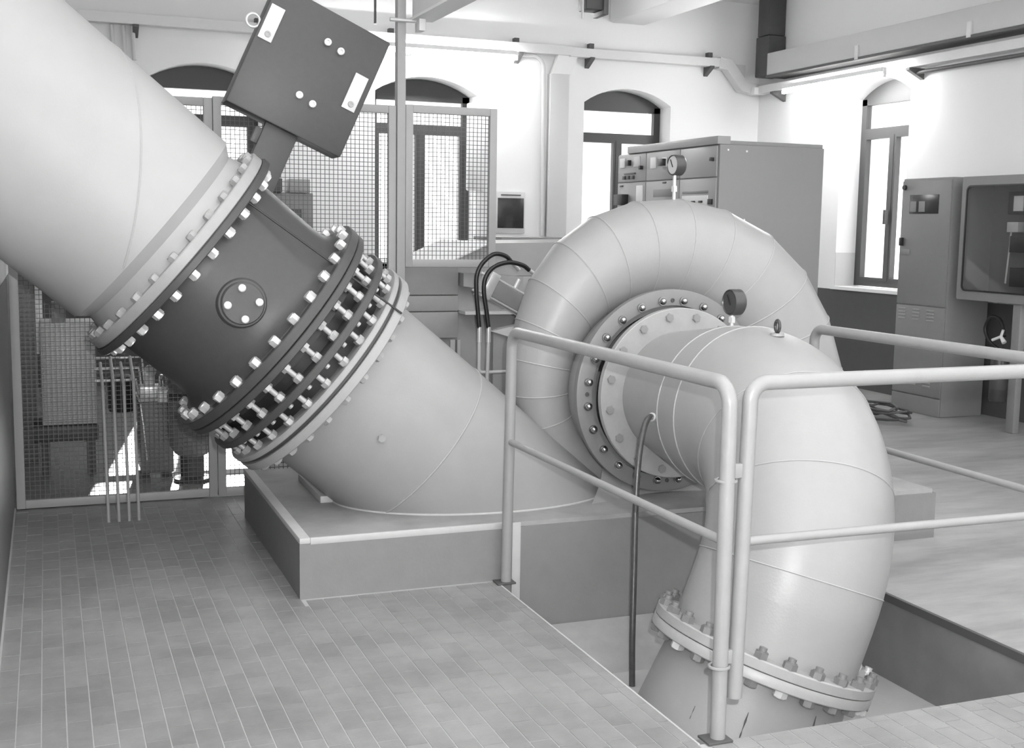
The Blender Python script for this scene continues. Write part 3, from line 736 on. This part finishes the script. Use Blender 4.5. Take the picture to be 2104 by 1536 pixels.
# control desk far behind
cd = thing('control_desk', 'grey control desk with dark screen seen through the mesh above the valve', 'desk', (1.9, 9.95, 0))
part('body', MB().bx(1.60, 2.06, 9.8, 10.3, 0, 1.47, b=0.01), 'cabinet', cd)
part('upper_housing', MB().bx(1.72, 2.06, 9.85, 10.3, 1.47, 1.79, b=0.008), 'cabinet', cd)
part('top_box', MB().bx(1.86, 2.03, 9.82, 10.1, 1.79, 1.90, b=0.006), 'cabinet_light', cd)
part('screen', MB().bx(1.76, 1.95, 9.78, 9.80, 1.30, 1.66, b=0.006), 'screen', cd)
part('switch_box', MB().bx(1.72, 1.80, 9.80, 9.9, 1.79, 1.90, b=0.005), 'dark_grey', cd)
# generator
ge = thing('generator', 'grey generator housing with sheet panels and sloped hood behind the spiral casing', 'generator', (2.9, 7.8, 0))
part('lower_housing', MB().bx(2.36, 3.55, 7.02, 8.85, 0.0, 1.24, b=0.01), 'generator', ge)
for z0, z1 in ((0.86, 1.02), (1.025, 1.12), (1.125, 1.30)):
    part('side_panel', MB().bx(1.985, 2.355, 6.98, 7.02, z0, z1, b=0.004), 'generator', ge)
part('side_frame', MB().bx(1.985, 2.36, 7.02, 7.9, 0.0, 1.30), 'generator', ge)
part('hatch', MB().bx(2.14, 2.27, 6.975, 7.018, 0.62, 0.83), 'hatch_dark', ge)
part('perforated_strut', MB().bx(2.30, 2.33, 6.96, 6.98, 0.30, 0.85), 'zinc', ge)
part('perforated_strut', MB().bx(2.345, 2.365, 6.96, 7.0, 0.30, 0.85), 'zinc', ge)
part('hood', MB().prism([(1.985, 1.30), (2.30, 1.315), (2.58, 1.44), (3.5, 1.46), (3.5, 1.24), (2.36, 1.24), (1.985, 1.24)], (0, 7.02, 0), (1, 0, 0), (0, 0, 1), (0, 1.0, 0)), 'generator', ge)
part('hood_lit_sheet', MB().prism([(1.985, 1.301), (2.30, 1.316), (2.58, 1.441), (2.58, 1.449), (2.298, 1.324), (1.985, 1.309)], (0, 7.01, 0), (1, 0, 0), (0, 0, 1), (0, 1.02, 0)), 'hood_lit', ge)  # thin added sheet whose pale colour paints the light on the slope
part('front_skirt', MB().prism([(2.36, 1.18), (2.75, 1.13), (2.75, 1.24), (2.36, 1.26)], (0, 6.90, 0), (1, 0, 0), (0, 0, 1), (0, 0.12, 0)), 'generator', ge)
part('ledge', MB().bx(2.36, 2.9, 6.86, 7.02, 1.01, 1.03), 'generator_bright', ge)
c = thing('terminal_cabinet', 'grey cabinet with overhanging lid behind the generator hood', 'cabinet', (3.7, 9.2, 0))
part('body', MB().bx(3.42, 4.35, 9.0, 9.6, 0, 1.43, b=0.008), 'cabinet', c)
part('lid', MB().bx(3.38, 4.4, 8.96, 9.64, 1.43, 1.46, b=0.006), 'cabinet_dark', c)
# guide vane actuator with its hoses
ga = thing('guide_vane_actuator', 'hydraulic actuator block on a bracket behind the spiral casing', 'actuator', (2.6, 6.5, 0.26))
Ma = Matrix.Translation((2.47, 6.42, 1.14)) @ Matrix.Rotation(math.radians(28), 4, 'Y')
part('cylinder_block', MB().bx(-0.14, 0.16, -0.06, 0.06, -0.05, 0.05, Ma, b=0.008), 'pump_grey', ga)
part('end_cap', MB().bx(-0.18, -0.12, -0.07, 0.07, -0.08, 0.08, Ma, b=0.008), 'zinc', ga)
part('rod', MB().tube([Ma @ V((0.16, 0, 0)), Ma @ V((0.40, 0, 0))], 0.02, 12), 'chrome', ga)
for z in (-0.055, 0.055):
    for y in (-0.05, 0.05): part('tie_rod', MB().tube([Ma @ V((-0.2, y, z)), Ma @ V((0.18, y, z))], 0.008, 8), 'zinc', ga)
part('bracket', MB().prism([(2.36, 0.95), (2.85, 0.80), (2.85, 0.95), (2.62, 1.0)], (0, 6.40, 0), (1, 0, 0), (0, 0, 1), (0, 0.08, 0)), 'generator_bright', ga)
part('support_plate', MB().bx(2.38, 2.72, 6.42, 6.46, 0.0, 0.96), 'generator', ga)
part('port_fitting', MB().tube([Ma @ V((0.0, -0.02, 0.05)), Ma @ V((0.0, -0.02, 0.12))], 0.016, 10), 'zinc', ga)
hA = [(2.234, 6.25, 0.98), (2.224, 6.25, 1.075), (2.214, 6.25, 1.183), (2.216, 6.25, 1.277), (2.249, 6.25, 1.344), (2.314, 6.25, 1.392), (2.387, 6.26, 1.382), (2.431, 6.27, 1.344)]
hB = [(2.270, 6.20, 0.984), (2.257, 6.20, 1.078), (2.240, 6.20, 1.186), (2.249, 6.20, 1.266), (2.297, 6.20, 1.324), (2.383, 6.20, 1.349), (2.47, 6.21, 1.333), (2.514, 6.22, 1.306)]
for nm, hpnts, lab in (('a', hA, 'taller black looped hydraulic hose behind the spiral casing'), ('b', hB, 'shorter black looped hydraulic hose behind the spiral casing')):
    h_ = thing('hydraulic_hose', lab, 'hose', hpnts[0], 'black hydraulic hoses')
    part('hose', MB().tube(bez(hpnts), 0.0125, 12), 'rubber', h_)
    p = V(hpnts[0]); e = V(hpnts[-1]); d_ = (e - V(hpnts[-2])).normalized()
    part('coupling', MB().tube([p - V((0, 0, 0.075)), p + V((0, 0, 0.01))], 0.013, 10), 'zinc', h_)
    part('coupling', MB().tube([e, e + d_ * 0.06], 0.012, 10), 'zinc', h_)
    part('rigid_pipe', MB().tube(bent([p - V((0, 0, 0.06)), V((p.x, p.y, 0.735)), V((2.44, p.y, 0.735))] if nm == 'a' else [p - V((0, 0, 0.06)), V((p.x, p.y + 0.02, 0.6)), V((p.x, p.y + 0.06, 0.30))], 0.02), 0.010, 10), 'generator_bright', h_)

# ================================================================ CABINETS
sg = thing('switchgear_cabinet', 'tall grey switchgear cabinet row with meters behind the spiral casing', 'cabinet', (4.64, 7.8, 0))
SX0, SX1, SY0, SY1, SH = 4.64, 5.565, 7.80, 9.48, 2.17
part('body', MB().bx(SX0 + 0.012, SX1, SY0, SY1, 0.0, SH, b=0.006), 'cabinet', sg)
part('roof', MB().bx(SX0 - 0.01, SX0 + 0.10, SY0 + 0.0, SY1 - 0.20, SH, SH + 0.06, b=0.004), 'cabinet_light', sg)
part('roof', MB().bx(SX0 + 0.10, SX1, SY0 + 0.02, SY1, SH, SH + 0.03, b=0.004), 'cabinet', sg)
ys = [SY0 + 0.02, 8.375, 8.945, SY1 - 0.01]
zs = [(1.935, SH - 0.01), (1.20, 1.925), (0.1, 1.19)]
DOOR = {}
for i in range(3):
    for j, (z0, z1) in enumerate(zs):
        DOOR[i, j] = part('door', MB().bx(SX0, SX0 + 0.014, ys[i] + 0.006, ys[i + 1] - 0.006, z0, z1, b=0.003), 'cabinet_light', sg)
fx = SX0 - 0.004
def on_door(name, i, j, y0, y1, z0, z1, m, d=0.008): return part(name, MB().bx(SX0 - d, SX0 + 0.002, y0, y1, z0, z1, b=0.001), m, DOOR[i, j])
# far column (left in view): meters, lamps, switches
on_door('meter', 2, 0, 9.33, 9.42, 2.055, 2.135, 'white'); on_door('meter', 2, 0, 9.055, 9.165, 2.055, 2.14, 'plate')
on_door('selector_switch', 2, 0, 9.22, 9.28, 2.07, 2.115, 'black', 0.03); on_door('door_lock', 2, 0, 9.0, 9.03, 2.03, 2.06, 'black', 0.03)
on_door('lamp_strip', 2, 0, 9.13, 9.34, 1.995, 2.01, 'dark_grey')
for k in range(3): on_door('signal_lamp', 2, 0, 9.15 + 0.075 * k, 9.195 + 0.075 * k, 1.955, 1.985, 'dark_grey', 0.02)
on_door('switch_handle', 2, 1, 9.26, 9.42, 1.74, 1.83, 'black', 0.06); on_door('document_card', 2, 1, 8.99, 9.10, 1.70, 1.90, 'white')
on_door('name_tag', 2, 1, 9.36, 9.42, 1.895, 1.908, 'black', 0.004)
# middle column
on_door('meter', 1, 0, 8.77, 8.86, 2.03, 2.12, 'white'); on_door('selector_switch', 1, 0, 8.60, 8.68, 2.045, 2.10, 'black', 0.035)
on_door('selector_plate', 1, 0, 8.59, 8.665, 2.035, 2.11, 'white', 0.005)
on_door('name_tag', 1, 1, 8.59, 8.65, 1.905, 1.918, 'black', 0.004); on_door('label_strip', 1, 1, 8.48, 8.80, 1.80, 1.86, 'cabinet_dark', 0.004)
# near column
on_door('door_lock', 0, 0, 7.86, 7.885, 2.05, 2.075, 'black', 0.03); on_door('breaker_panel', 0, 1, 7.93, 8.32, 1.72, 1.80, 'white', 0.006)
on_door('breaker_label', 0, 1, 7.93, 8.32, 1.815, 1.835, 'cabinet_dark', 0.004)
for k in range(3): on_door('breaker', 0, 1, 8.0 + 0.11 * k, 8.05 + 0.11 * k, 1.745, 1.76, 'black', 0.016)
on_door('door_lock', 0, 1, 7.86, 7.89, 1.73, 1.77, 'black', 0.03)
rv = pmesh('panel_screw', MB().lathe([(0, 0.008), (0.004, 0.007), (0.004, 0)], (0, 0, 0), (0, 0, 1), (1, 0, 0), 10), 'white')
for x, z in ((4.72, 2.13), (4.88, 2.125), (4.71, 1.62), (4.88, 1.62)): inst('panel_screw', rv, frame((x, SY0, z), (0, -1, 0), (0, 0, 1)), sg)

r1c = thing('control_cabinet', 'tall grey control cabinet with vent slots beside the right hand window', 'cabinet', (7.2, 8.3, 0))
RX = 6.97
part('body', MB().bx(RX + 0.012, 7.42, 7.99, 8.61, 0.0, 2.005, b=0.006), 'cabinet_dark', r1c)
d1 = part('door', MB().bx(RX, RX + 0.014, 8.0, 8.605, 0.93, 1.985, b=0.003), 'cabinet_dark', r1c)
d2_ = part('lower_panel', MB().bx(RX, RX + 0.014, 8.0, 8.605, 0.16, 0.92, b=0.003), 'cabinet_dark', r1c)
part('kick_plate', MB().bx(RX, RX + 0.014, 8.0, 8.605, 0.0, 0.15, b=0.003), 'cabinet_dark', r1c)
pn = part('meter_panel', MB().bx(RX - 0.006, RX + 0.002, 8.14, 8.50, 1.705, 1.865, b=0.002), 'screen', d1)
for y in (8.30, 8.41): part('meter', MB().bx(RX - 0.012, RX - 0.005, y, y + 0.075, 1.72, 1.81, b=0.002), 'cabinet_dark', d1)
part('key_switch', MB().lathe([(0, 0.022), (0.02, 0.02), (0.02, 0)], (RX, 8.57, 1.93), (-1, 0, 0), (0, 0, 1), 20), 'black', d1)
part('door_handle', MB().bx(RX - 0.03, RX, 8.555, 8.585, 1.43, 1.50, b=0.004), 'black', d1)
part('rating_plate', MB().bx(RX - 0.004, RX, 8.47, 8.58, 1.35, 1.40, b=0.001), 'cabinet_dark', d1)
for zz in (0.80, 0.24):
    for y in (8.12, 8.30, 8.48):
        for k in range(4): part('vent_slot', MB().bx(RX - 0.006, RX, y, y + 0.09, zz + 0.028 * k, zz + 0.012 + 0.028 * k, b=0.002), 'cabinet_light', d2_)

r2c = thing('meter_cabinet', 'grey wall enclosure with glazed door over instruments at the right edge', 'cabinet', (7.2, 7.5, 1.0))
Y2a, Y2b, Z2a, Z2b = 7.02, 7.87, 1.01, 2.0
part('back_panel', MB().bx(7.28, 7.49, Y2a, Y2b, Z2a, Z2b), 'cabinet_dark', r2c)
part('frame', MB().bx(RX + 0.03, 7.3, Y2b - 0.02, Y2b, Z2a, Z2b).bx(RX + 0.03, 7.3, Y2a, Y2a + 0.02, Z2a, Z2b).bx(RX + 0.03, 7.3, Y2a, Y2b, Z2b - 0.02, Z2b).bx(RX + 0.03, 7.3, Y2a, Y2b, Z2a, Z2a + 0.02), 'cabinet_dark', r2c)
def rrect(y0, y1, z0, z1, r, n=6):
    out = []
    for cy, cz, a in ((y1 - r, z1 - r, 0), (y0 + r, z1 - r, 90), (y0 + r, z0 + r, 180), (y1 - r, z0 + r, 270)):
        for k in range(n + 1):
            q = math.radians(a + 90 * k / n); out.append((cy + r * math.cos(q), cz + r * math.sin(q)))
    return out
def frame_ring(o_, i_, x0, x1):
    n = len(o_); b = MB(); vs = [(x0, y, z) for y, z in o_] + [(x0, y, z) for y, z in i_] + [(x1, y, z) for y, z in o_] + [(x1, y, z) for y, z in i_]; fs = []
    for k in range(n):
        l = (k + 1) % n; fs += [(k, l, l + n, k + n), (k + 2 * n, k + 3 * n, l + 3 * n, l + 2 * n), (k, k + 2 * n, l + 2 * n, l), (k + n, l + n, l + 3 * n, k + 3 * n)]
    return b.add(vs, fs)
gd = part('glazed_door', frame_ring(rrect(Y2a, Y2b, Z2a, Z2b, 0.015), rrect(Y2a + 0.05, Y2b - 0.055, Z2a + 0.075, Z2b - 0.075, 0.04), RX, RX + 0.03), 'cabinet_dark', r2c)
part('seal', frame_ring(rrect(Y2a + 0.045, Y2b - 0.05, Z2a + 0.07, Z2b - 0.07, 0.045), rrect(Y2a + 0.058, Y2b - 0.063, Z2a + 0.083, Z2b - 0.083, 0.036), RX - 0.005, RX + 0.005), 'black', gd)
part('pane', MB().bx(RX + 0.010, RX + 0.014, Y2a + 0.05, Y2b - 0.055, Z2a + 0.075, Z2b - 0.075), 'door_glass', gd)
for (y0, y1, z0, z1, m) in ((7.36, 7.56, 1.70, 1.88, 'dark_grey'), (7.22, 7.52, 1.40, 1.53, 'black'), (7.22, 7.50, 1.13, 1.28, 'black'), (7.44, 7.56, 1.56, 1.64, 'plate'), (7.26, 7.38, 1.55, 1.66, 'cabinet_dark'), (7.395, 7.495, 1.725, 1.845, 'white')):
    part('instrument', MB().bx(7.16 if m != 'white' else 7.15, 7.285, y0, y1, z0, z1, b=0.004), m, r2c)
part('cable', MB().tube([(7.2, 7.55, 1.60), (7.2, 7.555, 1.45), (7.2, 7.58, 1.15)], 0.008, 8), 'plate', r2c)
part('leg', MB().bx(RX + 0.02, RX + 0.08, 7.18, 7.26, 0.0, Z2a, b=0.004), 'cabinet_dark', r2c)
fe = thing('fire_extinguisher', 'dark fire extinguisher with white horn and hose under the meter cabinet', 'extinguisher', (7.25, 7.50, 0.30))
part('cylinder', MB().lathe([(0.0, 0.0), (0.0, 0.06), (0.02, 0.07), (0.34, 0.07), (0.40, 0.04), (0.44, 0.02), (0.44, 0)], (7.15, 7.53, 0.20), (0, 0, 1), (1, 0, 0), 28), 'extinguisher', fe)
part('hose', MB().tube(bez([(7.13, 7.52, 0.62), (7.10, 7.60, 0.68), (7.10, 7.66, 0.78), (7.10, 7.60, 0.88), (7.10, 7.50, 0.86), (7.08, 7.42, 0.74)]), 0.014, 10), 'black', fe)
part('horn', MB().tube([(7.06, 7.53, 0.70), (7.06, 7.44, 0.735), (7.06, 7.40, 0.69)], [0.012, 0.014, 0.02], 10), 'white', fe)
part('nozzle', MB().tube([(7.06, 7.44, 0.735), (7.06, 7.42, 0.79)], 0.011, 10), 'white', fe)
part('label', MB().lathe([(0.10, 0.0708), (0.24, 0.0708)], (7.15, 7.53, 0.20), (0, 0, 1), (1, 0, 0), 28), 'dark_grey', fe)
part('wall_bracket', MB().bx(7.2, 7.5, 7.51, 7.55, 0.50, 0.54), 'dark_grey', fe)
# coiled cable on the right floor
cc = []
for k in range(70):
    q = 2 * PI * k / 16.0; r_ = 0.17 + 0.05 * math.sin(k * 0.7)
    cc.append((6.42 + (r_ + 0.06 * math.cos(q * 0.37)) * math.cos(q) * 0.7, 8.05 + (r_ * 1.5) * math.sin(q), 0.012 + 0.0016 * k + 0.02 * max(0, math.sin(k * 1.3))))
single('cable_coil', MB().tube(cc, 0.011, 8), 'dark_grey', 'loose dark cable coil lying on the concrete floor near the control cabinet', 'cable')
# a valve handwheel like notice board and wall fittings
nb_ = thing('notice_board', 'framed dark notice board on the back wall under the trunking', 'notice board', (4.53, YB, 1.5))
part('frame', MB().bx(4.37, 4.69, YB - 0.03, YB - 0.002, 1.47, 1.90, b=0.003), 'plate', nb_)
part('panel', MB().bx(4.385, 4.675, YB - 0.036, YB - 0.029, 1.525, 1.835, b=0.002), 'screen', nb_)
part('header_strip', MB().bx(4.42, 4.64, YB - 0.033, YB - 0.0295, 1.86, 1.872), 'dark_grey', nb_)
single('wall_duct', MB().bx(4.04, 4.24, YB - 0.04, YB - 0.001, 1.9, 2.78, b=0.02).bx(4.16, 4.19, YB - 0.03, YB - 0.001, 1.2, 1.9), 'white', 'white flat conduit cover on the wall right of the middle window', 'conduit')

# ================================================================ TRUNKING, DUCTS, LAMPS
def tray_run(name, label, b, m='tray'): return single(name, b, m, label, 'cable tray')
ct = thing('cable_tray', 'long galvanized cable tray high along the back wall', 'cable tray', (3.5, YB, 3.3))
part('channel', MB().bx(XL, 5.13, YB - 0.14, YB - 0.03, 3.31, 3.40), 'tray', ct)
part('channel', MB().bx(5.13, 6.93, YB - 0.14, YB - 0.03, 3.30, 3.39), 'tray', ct)
part('offset_bend', MB().tube([(6.90, YB - 0.085, 3.345), (7.02, YB - 0.085, 3.33), (7.22, YB - 0.085, 3.11), (7.40, YB - 0.085, 3.08)], 0.085, 4), 'tray', ct)
for x in (0.8, 2.1, 3.4, 4.55, 5.35, 6.78):
    part('bracket', MB().prism([(0, 0), (0.15, 0), (0.15, -0.02), (0, -0.10)], (x, YB, 3.305), (0, -1, 0), (0, 0, 1), (0.05, 0, 0)), 'bracket', ct)
for x in (1.9, 3.2, 4.52, 5.36, 6.78): part('wall_clip', MB().bx(x, x + 0.05, YB - 0.10, YB - 0.03, 3.40, 3.45), 'bracket', ct)
vt = thing('vertical_trunking', 'pale vertical trunking on the back wall between two windows', 'trunking', (5.03, YB, 1.3))
part('cover', MB().bx(4.93, 5.14, YB - 0.09, YB - 0.001, 1.0, 3.12, b=0.004), 'trunk', vt)
part('offset_piece', MB().prism([(4.95, 3.12), (5.16, 3.12), (5.24, 3.33), (5.02, 3.33)], (0, YB - 0.09, 0), (1, 0, 0), (0, 0, 1), (0, 0.085, 0)), 'white', vt)
single('conduit_pipe', MB().tube(bent([(4.50, YB - 0.05, 3.29), (4.86, YB - 0.05, 3.29), (4.895, YB - 0.03, 1.45)], 0.12), 0.022, 10), 'trunk', 'thin grey conduit curving down beside the vertical trunking', 'conduit')
for i, x in enumerate((0.62, 0.72, 0.80)):
    single('conduit_drop', MB().tube([(x, YB - 0.05, 3.305), (x + 0.01, YB - 0.05, 3.0)], 0.022, 8), 'duct', ['left', 'middle', 'right'][i] + ' of three short conduits dropping from the tray near the penstock', 'conduit', 'short conduit drops')
rd = thing('air_duct', 'wide pale rectangular duct high along the right wall', 'duct', (XR, 9.5, 3.2))
part('casing', MB().bx(XR - 0.24, XR - 0.002, 3.0, 11.275, 3.19, 3.42, b=0.008), 'duct', rd)
part('bottom_rail', MB().bx(XR - 0.25, XR - 0.002, 3.0, 11.275, 3.165, 3.188), 'bracket', rd)
for y in (6.0, 8.2, 9.7): part('clip', MB().bx(XR - 0.255, XR - 0.24, y, y + 0.05, 3.17, 3.30), 'tray', rd)
vd = thing('corner_duct', 'dark vertical duct dropping from the ceiling in the room corner', 'duct', (7.3, 11.5, 3.2))
part('upper_section', MB().bx(7.285, 7.495, 11.30, 11.52, 3.62, ZC - 0.003, b=0.01), 'duct_dark', vd)
part('lower_section', MB().bx(7.275, 7.495, 11.28, 11.53, 3.19, 3.615, b=0.012), 'duct_dark', vd)
rt = thing('cable_tray', 'cable tray with brackets under the wide duct on the right wall', 'cable tray', (XR, 9.5, 3.0))
part('channel', MB().bx(XR - 0.15, XR - 0.03, 3.0, YB - 0.05, 3.03, 3.11), 'tray', rt)
part('lower_pipe', MB().tube([(XR - 0.08, 3.0, 2.985), (XR - 0.08, 9.1, 2.985)], 0.018, 8), 'bracket', rt)
for y in (6.2, 9.05, 11.25): part('bracket', MB().prism([(0, 0), (0.17, 0), (0.17, -0.02), (0, -0.10)], (XR, y, 3.025), (-1, 0, 0), (0, 0, 1), (0, 0.05, 0)), 'bracket', rt)
single('junction_box', MB().bx(7.08, 7.24, YB - 0.12, YB - 0.002, 3.18, 3.34, b=0.008), 'duct', 'grey junction box on the back wall beside the dark corner duct', 'junction box')
single('socket_box', MB().bx(7.30, 7.45, YB - 0.22, YB - 0.15, 3.02, 3.10, b=0.006), 'white', 'small white box below the dark corner duct', 'junction box')
def lamp(label, p, q, off, back):
    p = V(p); q = V(q); t = thing('fluorescent_lamp', label, 'lamp', (p + q) / 2, 'fluorescent battens')
    up = V((0, 0, 1)); o = V(off); d = (q - p).normalized()
    part('housing', bar(p + o + up * 0.05, q + o + up * 0.05, 0.055, 0.04), 'white', t)
    part('tube', MB().tube([p + o, q + o], 0.019, 14), 'tube_light', t)
    wl = V(back)
    for f in (0.08, 0.92):
        c0 = p.lerp(q, f) + o + up * 0.075; part('wall_arm', bar(c0, V((wl.x if wl.x else c0.x, wl.y if wl.y else c0.y, c0.z)), 0.02, 0.012), 'tray', t)
    for e, s in ((p, -1), (q, 1)): part('end_holder', bar(e + o + d * s * 0.001 + up * -0.02, e + o + d * s * 0.001 + up * 0.06, 0.03, 0.03, d), 'white', t)
    return t
lamp('lit fluorescent lamp under the cable tray on the back wall', (2.35, YB - 0.27, 3.22), (4.47, YB - 0.27, 3.22), (0, 0, 0), (0, YB, 0))
lamp('lit fluorescent lamp above the right hand window', (XR - 0.33, 10.8, 2.965), (XR - 0.33, 9.20, 2.965), (0, 0, 0), (XR, 0, 0))
ff = thing('hanging_fixture', 'dark fixture hanging from the ceiling beam at the top of the view', 'fixture', (3.9, 8.5, 3.4))
part('body', MB().bx(3.83, 3.99, 8.42, 8.58, 3.17, ZC, b=0.01), 'duct_dark', ff)
part('side_plate', MB().bx(3.965, 4.005, 8.40, 8.60, 3.135, 3.5, b=0.004), 'bracket', ff)
part('rod', MB().tube([(3.812, 8.45, 3.10), (3.812, 8.45, 3.7)], 0.01, 8), 'zinc', ff)
